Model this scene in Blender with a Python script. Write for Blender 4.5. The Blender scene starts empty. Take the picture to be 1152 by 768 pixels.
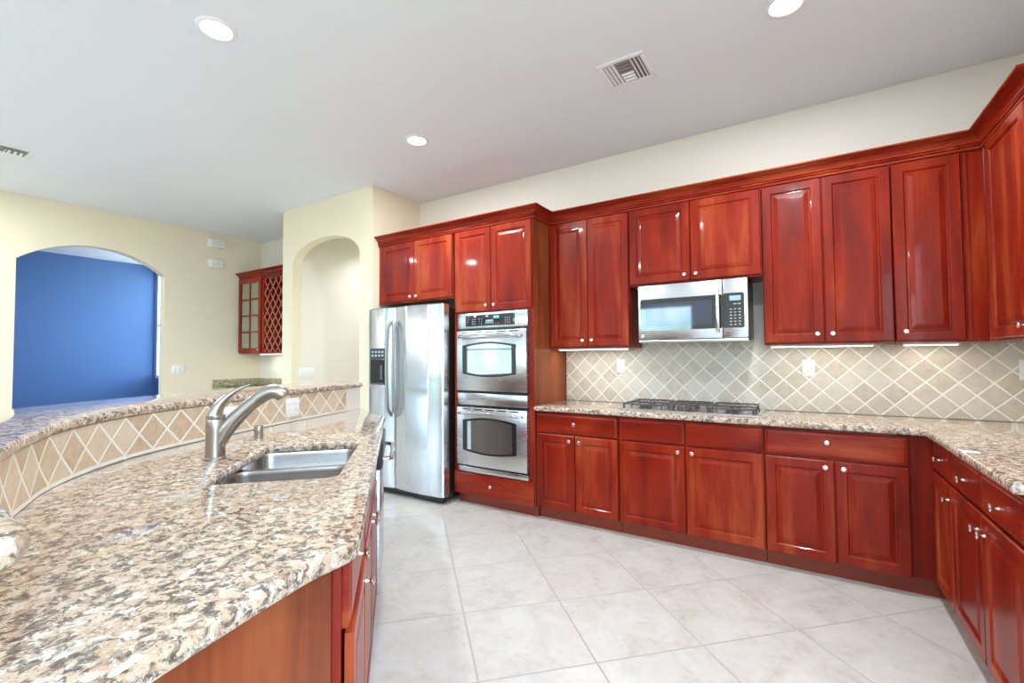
import bpy, bmesh, math, random
from mathutils import Vector, Matrix
random.seed(7)
PI = math.pi
S = bpy.context.scene
C = S.collection

# ------------------------------------------------------------------ camera
YAW, PITCH, ROLL, CAMH, FPX = 32.3754, 1.8492, -0.3998, 1.3195, 514.58
a, b, r = map(math.radians, (YAW, PITCH, ROLL))
fw = Vector((-math.sin(a)*math.cos(b), math.cos(a)*math.cos(b), math.sin(b)))
rt = Vector((math.cos(a), math.sin(a), 0)); up = rt.cross(fw)
rt, up = rt*math.cos(r)+up*math.sin(r), up*math.cos(r)-rt*math.sin(r)
cd = bpy.data.cameras.new('camera'); cam = bpy.data.objects.new('camera', cd); C.objects.link(cam)
M = Matrix((rt, up, -fw)).transposed().to_4x4(); M.translation = (0, 0, CAMH)
cam.matrix_world = M
cd.sensor_width = 36; cd.lens = 36*FPX/1152; cd.clip_start = 0.02
S.camera = cam
# ------------------------------------------------------------------ view, world, daylight
S.view_settings.view_transform = 'Standard'; S.view_settings.look = 'None'
S.view_settings.gamma = 1; S.view_settings.use_curve_mapping = False
S.view_settings.exposure = 0.17
S.cycles.use_denoising = True
S.cycles.max_bounces = 10; S.cycles.diffuse_bounces = 6; S.cycles.glossy_bounces = 5
S.cycles.sample_clamp_indirect = 6
WORLD_STRENGTH = 13.5
CAN_WATTS = 27
UNDER_WATTS = 1.2

w = bpy.data.worlds.new('world'); S.world = w; w.use_nodes = True
nt = w.node_tree; nt.nodes.clear()
def wn(t, **k):
    n = nt.nodes.new(t)
    for q, v in k.items(): setattr(n, q, v)
    return n
tc = wn('ShaderNodeTexCoord'); sep = wn('ShaderNodeSeparateXYZ'); nt.links.new(tc.outputs['Generated'], sep.inputs[0])
nz = wn('ShaderNodeTexNoise'); nz.inputs['Scale'].default_value = 14; nz.inputs['Detail'].default_value = 6
nt.links.new(tc.outputs['Generated'], nz.inputs['Vector'])
ad = wn('ShaderNodeMath', operation='MULTIPLY_ADD'); nt.links.new(nz.outputs['Fac'], ad.inputs[0]); ad.inputs[1].default_value = 0.34
nt.links.new(sep.outputs['Z'], ad.inputs[2])
rp = wn('ShaderNodeValToRGB'); cr = rp.color_ramp
cr.elements[0].position = 0.0; cr.elements[0].color = (0.32, 0.35, 0.33, 1)
cr.elements[1].position = 0.55; cr.elements[1].color = (0.50, 0.73, 1.0, 1)
for pos, col in ((0.14, (0.20, 0.33, 0.27, 1)), (0.22, (0.36, 0.58, 0.66, 1)), (0.30, (0.60, 0.80, 1.0, 1))):
    e = cr.elements.new(pos); e.color = col
nt.links.new(ad.outputs[0], rp.inputs[0])
bg = wn('ShaderNodeBackground'); bg.inputs['Strength'].default_value = WORLD_STRENGTH
nt.links.new(rp.outputs[0], bg.inputs[0])
wo = wn('ShaderNodeOutputWorld'); nt.links.new(bg.outputs[0], wo.inputs[0])

# ------------------------------------------------------------------ materials
class NT:
    def __init__(s, name):
        s.m = bpy.data.materials.new(name); s.m.use_nodes = True
        s.t = s.m.node_tree; s.b = s.t.nodes['Principled BSDF']
    def n(s, t, **k):
        n = s.t.nodes.new('ShaderNode'+t)
        for q, v in k.items(): setattr(n, q, v)
        return n
    def l(s, a, b): s.t.links.new(a, b)
    def val(s, sock, v):
        if hasattr(v, 'links') or isinstance(v, bpy.types.NodeSocket): s.l(v, sock)
        else: sock.default_value = v
    def math(s, op, a, b=0.0, c=0.0):
        n = s.n('Math', operation=op)
        s.val(n.inputs[0], a); s.val(n.inputs[1], b)
        if op in ('MULTIPLY_ADD', 'SMOOTH_MIN'): s.val(n.inputs[2], c)
        return n.outputs[0]
    def ramp(s, f, stops):
        n = s.n('ValToRGB'); cr = n.color_ramp
        while len(cr.elements) < len(stops): cr.elements.new(0.5)
        for e, (p, c) in zip(cr.elements, stops):
            e.position = p; e.color = tuple(c)+(1,) if len(c) == 3 else c
        s.l(f, n.inputs[0]); return n.outputs[0]
    def mix(s, f, a, b, mode='MIX'):
        n = s.n('Mix', data_type='RGBA', blend_type=mode)
        s.val(n.inputs[0], f)
        for sk, v in ((n.inputs[6], a), (n.inputs[7], b)):
            if isinstance(v, bpy.types.NodeSocket): s.l(v, sk)
            else: sk.default_value = tuple(v)+(1,)
        return n.outputs[2]
    def noise(s, vec, scale, detail=3, rough=0.5, dist=0.0):
        n = s.n('TexNoise'); n.inputs['Scale'].default_value = scale; n.inputs['Detail'].default_value = detail
        n.inputs['Roughness'].default_value = rough; n.inputs['Distortion'].default_value = dist
        s.l(vec, n.inputs['Vector']); return n.outputs['Fac']
    def pos(s): return s.n('NewGeometry').outputs['Position']
    def mapv(s, vec, scale=(1, 1, 1), rot=(0, 0, 0), loc=(0, 0, 0)):
        n = s.n('Mapping'); n.inputs['Scale'].default_value = scale; n.inputs['Rotation'].default_value = rot
        n.inputs['Location'].default_value = loc; s.l(vec, n.inputs['Vector']); return n.outputs[0]
    def bump(s, h, strength=0.2, dist=0.002):
        n = s.n('Bump'); n.inputs['Strength'].default_value = strength; n.inputs['Distance'].default_value = dist
        s.l(h, n.inputs['Height']); s.l(n.outputs[0], s.b.inputs['Normal'])
    def set(s, **k):
        for q, v in k.items(): s.val(s.b.inputs[q.replace('_', ' ')], v)
        return s

def plain(name, col, rough=0.5, metal=0.0, **k):
    t = NT(name); t.set(Base_Color=tuple(col)+(1,), Roughness=rough, Metallic=metal, **k); return t.m

def paint(name, col, bump=0.12):
    t = NT(name); p = t.pos()
    f = t.noise(p, 0.9, 2)
    t.set(Base_Color=t.mix(f, [c*0.97 for c in col], [min(1, c*1.03) for c in col]), Roughness=0.75)
    t.bump(t.noise(p, 55, 3), bump, 0.004); return t.m

def wood(name, dark, mid, light, vertical=True, rough=0.30):
    t = NT(name); p = t.pos()
    rnd = t.n('ObjectInfo').outputs['Random']
    off = t.n('CombineXYZ'); k = t.math('MULTIPLY', rnd, 37.0)
    for i in range(3): t.l(k, off.inputs[i])
    va = t.n('VectorMath', operation='ADD'); t.l(p, va.inputs[0]); t.l(off.outputs[0], va.inputs[1]); v = va.outputs[0]
    sc = (1, 1, 0.09) if vertical else (0.12, 0.12, 1)
    grain = t.noise(t.mapv(v, sc), 70, 5, 0.65, 0.3)
    band = t.noise(t.mapv(v, (1, 1, 0.14) if vertical else (0.16, 0.16, 1)), 9, 3, 0.5, 0.5)
    blot = t.noise(t.mapv(v, (1, 1, 0.35) if vertical else (0.4, 0.4, 1)), 4.0, 2, 0.4, 0.3)
    f = t.math('ADD', t.math('MULTIPLY', grain, 0.20), t.math('ADD', t.math('MULTIPLY', band, 0.42), t.math('MULTIPLY', blot, 0.40)))
    f = t.math('ADD', f, t.math('MULTIPLY', t.math('SUBTRACT', rnd, 0.5), 0.10))
    col = t.ramp(f, [(0.36, dark), (0.52, mid), (0.70, light)])
    t.set(Base_Color=col, Roughness=rough, Specular_IOR_Level=0.16, Coat_Weight=0.17, Coat_Roughness=0.06)
    t.bump(grain, 0.05, 0.001); return t.m

def granite(name, scale=1.0, tint=(1, 1, 1)):
    t = NT(name); p = t.pos()
    wv = t.n('TexNoise'); wv.inputs['Scale'].default_value = 30*scale; wv.inputs['Detail'].default_value = 3
    t.l(p, wv.inputs['Vector'])
    sc = t.n('VectorMath', operation='SCALE'); t.l(wv.outputs['Color'], sc.inputs[0]); sc.inputs['Scale'].default_value = 0.030/scale
    ad = t.n('VectorMath', operation='ADD'); t.l(p, ad.inputs[0]); t.l(sc.outputs[0], ad.inputs[1]); v = ad.outputs[0]
    vo = t.n('TexVoronoi', feature='SMOOTH_F1'); vo.inputs['Scale'].default_value = 46*scale; vo.inputs['Smoothness'].default_value = 0.25
    t.l(v, vo.inputs['Vector'])
    cell = t.n('SeparateColor'); t.l(vo.outputs['Color'], cell.inputs[0])
    base = t.ramp(cell.outputs[0], [(0.12, (.52, .42, .30)), (0.32, (.48, .33, .22)), (0.5, (.61, .53, .42)), (0.68, (.50, .37, .25)), (0.88, (.65, .60, .51))])
    base = t.mix(t.math('MULTIPLY', t.noise(p, 6*scale, 3), 0.30), base, (.74, .52, .40))
    # grey-brown wisps between the blobs
    n1 = t.noise(v, 44*scale, 6, 0.68, 0.8)
    wis = t.math('ADD', n1, t.math('MULTIPLY', t.math('SUBTRACT', vo.outputs['Distance'], 0.5), 0.16))
    mk = t.ramp(wis, [(0.475, (0, 0, 0)), (0.56, (.88, .88, .88))])
    dk = t.ramp(t.noise(p, 110*scale, 3, 0.6), [(0.36, (.028, .022, .020)), (0.50, (.11, .08, .066)), (0.64, (.28, .205, .155))])
    base = t.mix(mk, base, dk)
    sp = t.noise(p, 190*scale, 3, 0.6)
    base = t.mix(t.ramp(sp, [(0.60, (0, 0, 0)), (0.67, (.85, .85, .85))]), base, (.13, .10, .09))
    base = t.mix(t.ramp(t.noise(p, 90*scale, 3, 0.6), [(0.60, (0, 0, 0)), (0.66, (.8, .8, .8))]), base, (.74, .69, .60))
    t.set(Base_Color=t.mix(1.0, base, tint, 'MULTIPLY'), Roughness=0.04, IOR=1.6); return t.m

def tile(name, pu, pv, u0, v0, cols, grout, gw=0.035, strip=0.0, rough=0.42, straight=False):
    """Tiles laid on the diamond; UVs are metres on the surface."""
    t = NT(name); uv = t.n('UVMap').outputs[0]
    s = t.n('SeparateXYZ'); t.l(uv, s.inputs[0])
    u = t.math('DIVIDE', t.math('SUBTRACT', s.outputs[0], u0), pu); v = t.math('DIVIDE', t.math('SUBTRACT', s.outputs[1], v0), pv)
    A = t.math('ADD', u, v); B = t.math('SUBTRACT', u, v)
    def edge(x):
        f = t.math('FRACT', x); return t.math('MINIMUM', f, t.math('SUBTRACT', 1.0, f))
    wob = t.math('MULTIPLY', t.math('SUBTRACT', t.noise(uv, 45, 2), 0.5), 0.03)
    e = t.math('ADD', t.math('MINIMUM', edge(A), edge(B)), wob)
    g = t.math('LESS_THAN', e, gw)
    if strip: g = t.math('MAXIMUM', g, t.math('LESS_THAN', s.outputs[1], strip))
    cb = t.n('CombineXYZ'); t.l(t.math('FLOOR', A), cb.inputs[0]); t.l(t.math('FLOOR', B), cb.inputs[1])
    wnz = t.n('TexWhiteNoise'); t.l(cb.outputs[0], wnz.inputs['Vector'])
    tone = t.math('ADD', t.math('MULTIPLY', wnz.outputs['Value'], 0.52), t.math('MULTIPLY_ADD', t.noise(uv, 22, 6, 0.70), 1.25, -.34))
    col = t.ramp(tone, [(i/(len(cols)-1)*0.85+0.08, c) for i, c in enumerate(cols)])
    pit = t.noise(uv, 120, 3, 0.6)
    col = t.mix(t.ramp(pit, [(0.62, (0, 0, 0)), (0.72, (.35, .35, .35))]), col, [c*0.6 for c in cols[0]])
    t.set(Base_Color=t.mix(g, col, grout), Roughness=t.math('ADD', rough, t.math('MULTIPLY', g, 0.3)))
    t.bump(t.ramp(e, [(gw*0.6, (0, 0, 0)), (gw*1.8, (1, 1, 1))]), 0.5, 0.003); return t.m

def floor_mat():
    t = NT('floor_tile'); p = t.pos(); s = t.n('SeparateXYZ'); t.l(p, s.inputs[0]); P = 0.515
    A = t.math('DIVIDE', t.math('SUBTRACT', t.math('MULTIPLY', t.math('ADD', s.outputs[0], s.outputs[1]), 0.70711), 0.272), P)
    B = t.math('DIVIDE', t.math('SUBTRACT', t.math('MULTIPLY', t.math('SUBTRACT', s.outputs[1], s.outputs[0]), 0.70711), 1.885), P)
    def edge(x):
        f = t.math('FRACT', x); return t.math('MINIMUM', f, t.math('SUBTRACT', 1.0, f))
    e = t.math('MINIMUM', edge(A), edge(B))
    cb = t.n('CombineXYZ'); t.l(t.math('FLOOR', A), cb.inputs[0]); t.l(t.math('FLOOR', B), cb.inputs[1])
    wnz = t.n('TexWhiteNoise'); t.l(cb.outputs[0], wnz.inputs['Vector'])
    sc = t.n('VectorMath', operation='SCALE'); t.l(wnz.outputs['Color'], sc.inputs[0]); sc.inputs['Scale'].default_value = 9.0
    ad = t.n('VectorMath', operation='ADD'); t.l(p, ad.inputs[0]); t.l(sc.outputs[0], ad.inputs[1]); v = ad.outputs[0]
    n1 = t.noise(v, 4.5, 6, 0.62, 0.8); n2 = t.noise(v, 28, 4, 0.6)
    tone = t.math('ADD', t.math('MULTIPLY', n1, 0.7), t.math('MULTIPLY', n2, 0.3))
    col = t.ramp(tone, [(0.32, (.50, .445, .38)), (0.46, (.59, .56, .515)), (0.60, (.64, .62, .58))])
    g = t.math('LESS_THAN', e, 0.0075)
    t.set(Base_Color=t.mix(g, col, (.42, .385, .34)), Roughness=t.math('ADD', 0.22, t.math('MULTIPLY', g, 0.4)))
    t.bump(t.ramp(e, [(0.004, (0, 0, 0)), (0.011, (1, 1, 1))]), 0.3, 0.002); return t.m

def steel(name, col=(.66, .67, .69), rough=0.26, horiz=True):
    t = NT(name); p = t.pos()
    n = t.noise(t.mapv(p, (0.02, 0.02, 1) if horiz else (1, 1, 0.02)), 500, 2)
    t.set(Base_Color=tuple(col)+(1,), Metallic=1.0, Roughness=t.math('MULTIPLY_ADD', n, 0.10, rough-0.05), Anisotropic=0.4)
    t.bump(n, 0.03, 0.0005); return t.m

def emit(name, col, st):
    t = NT(name); t.set(Base_Color=(0, 0, 0, 1), Emission_Color=tuple(col)+(1,), Emission_Strength=st); return t.m

CH = ((.14, .008, .004), (.26, .017, .005), (.42, .078, .022))
m_wood = wood('cherry_upright', *CH)
m_woodh = wood('cherry_level', *CH, vertical=False)
m_woodin = wood('cherry_panel', (.15, .026, .008), (.23, .052, .016), (.31, .085, .028), rough=0.35)
m_dark = plain('toe_kick_wood', (.25, .038, .014), 0.4)
m_cream = paint('wall_cream', (.79, .705, .535))
m_white = paint('wall_pale', (.78, .735, .655))
m_ceil = paint('ceiling_white', (.76, .785, .81), 0.25)
m_trimw = plain('white_trim', (.80, .80, .80), 0.4)
m_blue = paint('blue_paint', (.10, .195, .43), 0.05)
m_gran = granite('granite')
m_gran2 = granite('granite_green', 1.5, (.88, 1.0, .88))
BEIGE = [(.42, .375, .30), (.51, .455, .375), (.59, .505, .415), (.60, .555, .475), (.64, .58, .50)]
m_tile = tile('backsplash_tile', .155, .152, .735, 1.214, BEIGE, (.82, .80, .74), .042)
m_tilebar = tile('bar_tile', .150, .150, 0, .090, [(.46, .32, .20), (.56, .42, .28), (.64, .51, .37), (.68, .57, .44)], (.80, .77, .68), 0.045, 0.014)
m_floor = floor_mat()
m_steel = steel('brushed_steel'); m_steelv = steel('brushed_steel_upright', horiz=False)
m_sink = steel('sink_steel', (.44, .42, .40), 0.24)
m_fauc = steel('faucet_nickel', (.43, .385, .34), 0.33, False)
m_hand = plain('handle_steel', (.36, .35, .34), 0.38, 1.0)
m_nick = plain('satin_nickel', (.78, .75, .70), 0.25, 1.0)
m_chrome = plain('polished_steel', (.80, .80, .82), 0.12, 1.0)
m_black = plain('black_plastic', (.012, .012, .013), 0.28)
m_bglass = plain('black_glass', (.010, .011, .013), 0.04, IOR=1.9)
m_oglass = plain('oven_glass', (.015, .018, .022), 0.03, IOR=2.9)
m_iron = plain('cast_iron', (.085, .072, .068), 0.40)
m_plate = plain('plate_white', (.82, .82, .80), 0.35)
m_slot = plain('slot_grey', (.10, .10, .10), 0.5)
m_key = plain('key_legend', (.38, .42, .46), 0.5)
m_lamp = emit('lamp_lens', (1.0, .95, .86), 9.0)
m_strip = emit('strip_lens', (1.0, .96, .82), 5.0)
m_clock = emit('clock_digits', (.25, .95, .85), 2.5)
tg = NT('cabinet_glass'); tg.set(Base_Color=(.40, .39, .27, 1), Roughness=0.22, Transmission_Weight=0.35, IOR=1.45); m_glass = tg.m

# ------------------------------------------------------------------ mesh helpers
class MB:
    def __init__(s): s.bm = bmesh.new()
    def box(s, x0, x1, y0, y1, z0, z1, bev=0.0, seg=2):
        r = bmesh.ops.create_cube(s.bm, size=1)
        for v in r['verts']:
            v.co = Vector(((x0+x1)/2+v.co.x*(x1-x0), (y0+y1)/2+v.co.y*(y1-y0), (z0+z1)/2+v.co.z*(z1-z0)))
        if bev:
            es = list({e for v in r['verts'] for e in v.link_edges})
            bmesh.ops.bevel(s.bm, geom=es, offset=bev, segments=seg, profile=0.5, affect='EDGES')
        return s
    def loft(s, rings, closed=True, cap0=True, cap1=True):
        vs = [[s.bm.verts.new(p) for p in rg] for rg in rings]
        n = len(vs[0])
        for A, B in zip(vs, vs[1:]):
            for i in range(n if closed else n-1):
                j = (i+1) % n
                try: s.bm.faces.new((A[i], A[j], B[j], B[i]))
                except ValueError: pass
        if cap0: s.bm.faces.new(vs[0][::-1])
        if cap1: s.bm.faces.new(vs[-1])
        return s
    def lathe(s, prof, n=20, loc=(0, 0, 0), axis='Z', cap0=True, cap1=True):
        rings = []
        for r_, h in prof:
            rg = []
            for i in range(n):
                t = 2*PI*i/n; p = (max(r_, 1e-5)*math.cos(t), max(r_, 1e-5)*math.sin(t), h)
                if axis == '-Y': p = (p[0], -h, p[1])
                rg.append(Vector(p)+Vector(loc))
            rings.append(rg)
        return s.loft(rings, True, cap0, cap1)
    def tube(s, pts, rad, n=12, flat=1.0, side=None):
        pts = [Vector(p) for p in pts]; rings = []
        rad = rad if isinstance(rad, (list, tuple)) else [rad]*len(pts)
        prev = None
        for i, p in enumerate(pts):
            t = (pts[min(i+1, len(pts)-1)]-pts[max(i-1, 0)]).normalized()
            if side is not None: x = Vector(side); x = (x-t*x.dot(t)).normalized()
            elif prev is None:
                x = t.orthogonal().normalized()
            else: x = (prev-t*prev.dot(t)).normalized()
            prev = x; y = t.cross(x)
            rings.append([p+x*rad[i]*math.cos(2*PI*k/n)+y*rad[i]*flat*math.sin(2*PI*k/n) for k in range(n)])
        return s.loft(rings)
    def slab(s, outer, holes, z0, z1, rr=0.008):
        """outer: CCW loop, holes: CW loops (2D). Edges rounded by rr."""
        loops = [outer]+holes; tops, bots = [], []
        prof = [(rr, z0), (rr*0.3, z0+rr*0.3), (0, z0+rr), (0, z1-rr), (rr*0.3, z1-rr*0.3), (rr, z1)]
        for lp in loops:
            rings = []
            for ins, z in prof:
                rings.append([s.bm.verts.new((p[0], p[1], z)) for p in inset(lp, ins)])
            n = len(lp)
            for A, B in zip(rings, rings[1:]):
                for i in range(n):
                    j = (i+1) % n; s.bm.faces.new((A[i], A[j], B[j], B[i]))
            bots.append(rings[0]); tops.append(rings[-1])
        for grp, nrm in ((tops, (0, 0, 1)), (bots, (0, 0, -1))):
            es = []
            for rg in grp:
                for i in range(len(rg)):
                    e = s.bm.edges.get((rg[i], rg[(i+1) % len(rg)])); es.append(e)
            bmesh.ops.triangle_fill(s.bm, use_beauty=True, use_dissolve=False, edges=es, normal=nrm)
        return s
    def prism(s, poly, z0, z1):
        return s.loft([[(p[0], p[1], z0) for p in poly], [(p[0], p[1], z1) for p in poly]])
    def wprism(s, poly, y0, y1):
        """polygon in x,z extruded along y"""
        return s.loft([[(p[0], y0, p[1]) for p in poly], [(p[0], y1, p[1]) for p in poly]])

def inset(lp, d):
    if d == 0: return lp
    out = []; n = len(lp)
    for i in range(n):
        p0, p, p1 = Vector(lp[i-1][:2]), Vector(lp[i][:2]), Vector(lp[(i+1) % n][:2])
        e0 = (p-p0).normalized(); e1 = (p1-p).normalized()
        n0 = Vector((-e0.y, e0.x)); n1 = Vector((-e1.y, e1.x))
        m = n0+n1; m = m/max(m.length_squared, 1e-6)*2
        if m.length > 2.5: m = m.normalized()*2.5
        out.append(tuple(p+m*d))
    return out

def tag(o, label=None, cat=None, group=None, kind=None):
    if label: o['label'] = label
    if cat: o['category'] = cat
    if group: o['group'] = group
    if kind: o['kind'] = kind
    return o
def obj(name, mb, mat, parent=None, smooth=True, label=None):
    bm = mb.bm
    bmesh.ops.recalc_face_normals(bm, faces=bm.faces)
    me = bpy.data.meshes.new(name); bm.to_mesh(me); bm.free()
    o = bpy.data.objects.new(name, me); C.objects.link(o)
    for q in (mat if isinstance(mat, (list, tuple)) else [mat]): me.materials.append(q)
    if smooth:
        me.shade_smooth()
        try: me.set_sharp_from_angle(angle=math.radians(32))
        except Exception: pass
    if parent: o.parent = parent
    if label: o['label'] = label
    return o
def thing(name, label, cat, loc=(0, 0, 0), rot=0.0, group=None):
    o = bpy.data.objects.new(name, None); C.objects.link(o); o.empty_display_size = 0.05
    o.location = loc; o.rotation_euler = (0, 0, rot)
    return tag(o, label, cat, group)
def struct(name, mb, mat, smooth=False):
    return tag(obj(name, mb, mat, None, smooth), kind='structure')
def meshuv(o, fn):
    me = o.data; uv = me.uv_layers.new(name='UVMap')
    for pl in me.polygons:
        for li in pl.loop_indices:
            uv.data[li].uv = fn(me.vertices[me.loops[li].vertex_index].co, pl.normal)
def area_lamp(name, loc, rot, sx, sy, watts, col=(1, 1, 1), parent=None, spread=PI):
    l = bpy.data.lights.new(name, 'AREA'); l.shape = 'RECTANGLE'; l.size = sx; l.size_y = sy
    l.energy = watts; l.color = col; l.spread = spread
    o = bpy.data.objects.new(name, l); C.objects.link(o); o.location = loc; o.rotation_euler = rot
    if parent: o.parent = parent
    return o

# ------------------------------------------------------------------ setting
H = 3.095; YB = 3.876; XR = 1.19; XL = -7.05; YP = 3.182; XP = -3.709
YF = -4.2; XF = -11.2
def arch(x0, x1, zs, rise, n=20):
    """points from (x1,zs) over the crown to (x0,zs)"""
    c = (x0+x1)/2; h = (x1-x0)/2
    return [(c+h*math.cos(PI*i/n), zs+rise*math.sin(PI*i/n)) for i in range(n+1)]
def seg_arch(x0, x1, zs, rise, n=20):
    h = (x1-x0)/2; R = (h*h+rise*rise)/(2*rise); c = (x0+x1)/2; a0 = math.asin(h/R)
    return [(c+R*math.sin(a0-2*a0*i/n), zs+rise-R+R*math.cos(a0-2*a0*i/n)) for i in range(n+1)]
struct('floor', MB().box(XF, XR+.15, YF-.15, 5.75, -.1, 0), m_floor)
struct('ceiling', MB().box(XF, XR+.15, YF-.15, 5.75, H, H+.12), m_ceil)
struct('wall_back', MB().box(XP-.02, XR+.15, YB, YB+.12, 0, H), m_white)
struct('wall_bar_nook', MB().box(XL-.12, -5.31, YB, YB+.12, 0, H), m_white)
RWIN = [(-3.7, -2.1), (-1.6, .0)]
mb = MB(); ys = YF-.15
for y0, y1 in RWIN:
    mb.box(XR, XR+.15, ys, y0, 0, H).box(XR, XR+.15, y0, y1, 0, .40).box(XR, XR+.15, y0, y1, 2.75, H); ys = y1
mb.box(XR, XR+.15, ys, YB+.12, 0, H)
struct('wall_right', mb, m_white)
# arched front wall of the hall
pts = [(-5.31, 0), (-5.11, 0)]+arch(-5.11, -3.91, 2.42, .255)[::-1]+[(-3.91, 0), (XP, 0), (XP, H), (-5.31, H)]
struct('wall_hall_front', MB().wprism(pts, YP, YP+.115), m_cream)
struct('wall_hall_left', MB().box(-5.31, -5.11, YP+.115, 5.6, 0, H), m_white)
struct('wall_hall_right', MB().box(-3.91, XP, YP+.115, 5.6, 0, H), m_cream)
struct('wall_hall_end', MB().box(-5.31, XP, 5.6, 5.75, 0, H), m_white)
# left wall with the wide arch
pts = [(.3, 0), (1.263, 0)]+seg_arch(1.263, 2.61, 2.405, .25)[::-1]+[(2.61, 0), (YB, 0), (YB, H), (.3, H)]
mb = MB(); mb.loft([[(XL, p[0], p[1]) for p in pts], [(XL-.13, p[0], p[1]) for p in pts]])
struct('wall_left', mb, m_cream)
struct('wall_blue_room', MB().box(-10.62, -10.5, .1, 3.95, 0, H), m_blue)
mb = MB(); mb.box(-10.5, -10.47, 3.72, 3.84, 0, H).box(-10.47, -8.6, 3.72, 3.84, 2.95, H).box(-10.47, -8.6, 3.72, 3.84, 0, .95).box(-8.6, XL-.13, 3.72, 3.84, 0, H)
struct('wall_blue_room_side', mb, m_blue)
struct('wall_blue_room_near', MB().box(-10.5, XL-.13, .18, .3, 0, H), m_blue)
# family-room side: window wall behind the camera
struct('wall_far_left', MB().box(XF-.12, XF, YF-.15, .3, 0, H), m_white)
struct('wall_family', MB().box(XF, -10.5, .1, .3, 0, H), m_white)
WIN = [(-8.4, -6.7), (-3.7, -2.1)]
Z0, Z1 = .55, 2.5
mb = MB(); xs = XF
for x0, x1 in WIN:
    mb.box(xs, x0, YF-.15, YF, 0, H).box(x0, x1, YF-.15, YF, 0, Z0).box(x0, x1, YF-.15, YF, Z1, H); xs = x1
mb.box(xs, XR, YF-.15, YF, 0, H)
struct('wall_front', mb, m_white)
def win_frame(mb, x0, x1, z0, z1, y, t=.05):
    mb.box(x0, x0+t, y, y+.06, z0, z1).box(x1-t, x1, y, y+.06, z0, z1).box(x0+t, x1-t, y, y+.06, z1-t, z1).box(x0+t, x1-t, y, y+.06, z0, z0+t)
    mb.box(x0+t, x1-t, y+.01, y+.05, (z0+z1)/2-.02, (z0+z1)/2+.02)
for i, (x0, x1) in enumerate(WIN):
    mb = MB(); win_frame(mb, x0, x1, Z0, Z1, YF-.11)
    struct('window_%d' % (i+1), mb, m_trimw)
    p = area_lamp('daylight_portal', ((x0+x1)/2, YF-.02, (Z0+Z1)/2), (-PI/2, 0, 0), x1-x0, Z1-Z0, 1)
    p.data.cycles.is_portal = True
for i, (y0, y1) in enumerate(RWIN):
    mb = MB(); t_ = .05; xa, xb = XR+.05, XR+.11
    mb.box(xa, xb, y0, y0+t_, .40, 2.75).box(xa, xb, y1-t_, y1, .40, 2.75).box(xa, xb, y0+t_, y1-t_, .40, .40+t_).box(xa, xb, y0+t_, y1-t_, 2.75-t_, 2.75).box(xa+.01, xb-.01, y0+t_, y1-t_, 1.6, 1.64)
    struct('window_%d' % (i+3), mb, m_trimw)
    p = area_lamp('daylight_portal', (XR+.02, (y0+y1)/2, 1.575), (0, PI/2, 0), 2.35, y1-y0, 1); p.data.cycles.is_portal = True
mb = MB(); win_frame(mb, -10.47, -8.6, .95, 2.95, 3.75)
for k in range(26): mb.box(-10.42, -8.65, 3.765, 3.79, 1.02+k*.034, 1.025+k*.034)
struct('window_5', mb, m_trimw)
p = area_lamp('daylight_portal', (-9.53, 3.70, 1.95), (PI/2, 0, 0), 1.85, 1.98, 1); p.data.cycles.is_portal = True

# ------------------------------------------------------------------ cabinets
def door_mb(x0, x1, z0, z1, y=0.0, th=.02, st=.058):
    """raised-panel door, back on y, front at y-th"""
    mb = MB(); rings = []
    for ins, d in ((0, 0), (0, -th+.005), (.005, -th), (st-.006, -th), (st-.002, -th+.003), (st+.002, -th+.009), (st+.010, -th+.009), (st+.014, -th+.006), (st+.034, -th+.0005), (st+.037, -th)):
        rings.append([(x0+ins, y+d, z0+ins), (x1-ins, y+d, z0+ins), (x1-ins, y+d, z1-ins), (x0+ins, y+d, z1-ins)])
    return mb.loft(rings)
def drawer_mb(x0, x1, z0, z1, y=0.0, th=.02):
    mb = MB(); rings = []
    for ins, d in ((0, 0), (0, -th+.008), (.004, -th+.005), (.014, -th+.002), (.018, -th)):
        rings.append([(x0+ins, y+d, z0+ins), (x1-ins, y+d, z0+ins), (x1-ins, y+d, z1-ins), (x0+ins, y+d, z1-ins)])
    return mb.loft(rings)
def knob(parent, x, z, y=-.02):
    mb = MB(); mb.lathe([(.0065, 0), (.0050, .006), (.0050, .012), (.009, .0165), (.0145, .0195), (.0150, .0235), (.0110, .0275), (.001, .0290)], 18, (x, y, z), '-Y')
    return obj('knob', mb, m_nick, parent)
def fronts_on(root, fronts, ajar=0.0):
    for f in fronts:
        kind, x0, x1, z0, z1 = f[:5]; kn = f[5] if len(f) > 5 else None
        if kind == 'door':
            d = obj('door', door_mb(x0, x1, z0, z1, -ajar), m_wood, root, False)
        else:
            d = obj('drawer' if kind == 'drawer' else 'false_drawer_front', drawer_mb(x0, x1, z0, z1), m_woodh, root, False)
        if kn: knob(d, *kn)
G = .0025
def base_cabinet(label, loc, rot, wd, depth, fronts, top=.874, group=None, extra=None, toex=0.0):
    root = thing('base_cabinet', label, 'cabinet', loc, rot, None)
    mb = MB().box(0.001, wd-.001, 0, depth, .105, top)
    if extra: extra(mb)
    obj('body', mb, m_wood, root, False)
    obj('toe_kick', MB().box(0.001, wd-.001+toex, .055, depth, 0, .105), m_dark, root, False)
    fronts_on(root, fronts); return root
ZD0, ZD1, ZR0, ZR1 = .105, .692, .704, .858
YFR = 3.298; DEP = YB-YFR-.004
def dd(wd, knobz=.65):
    h = wd/2
    return [('door', .006, h-G, ZD0, ZD1, (h-.042, knobz)), ('door', h+G, wd-.006, ZD0, ZD1, (h+.042, knobz))]
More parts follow.
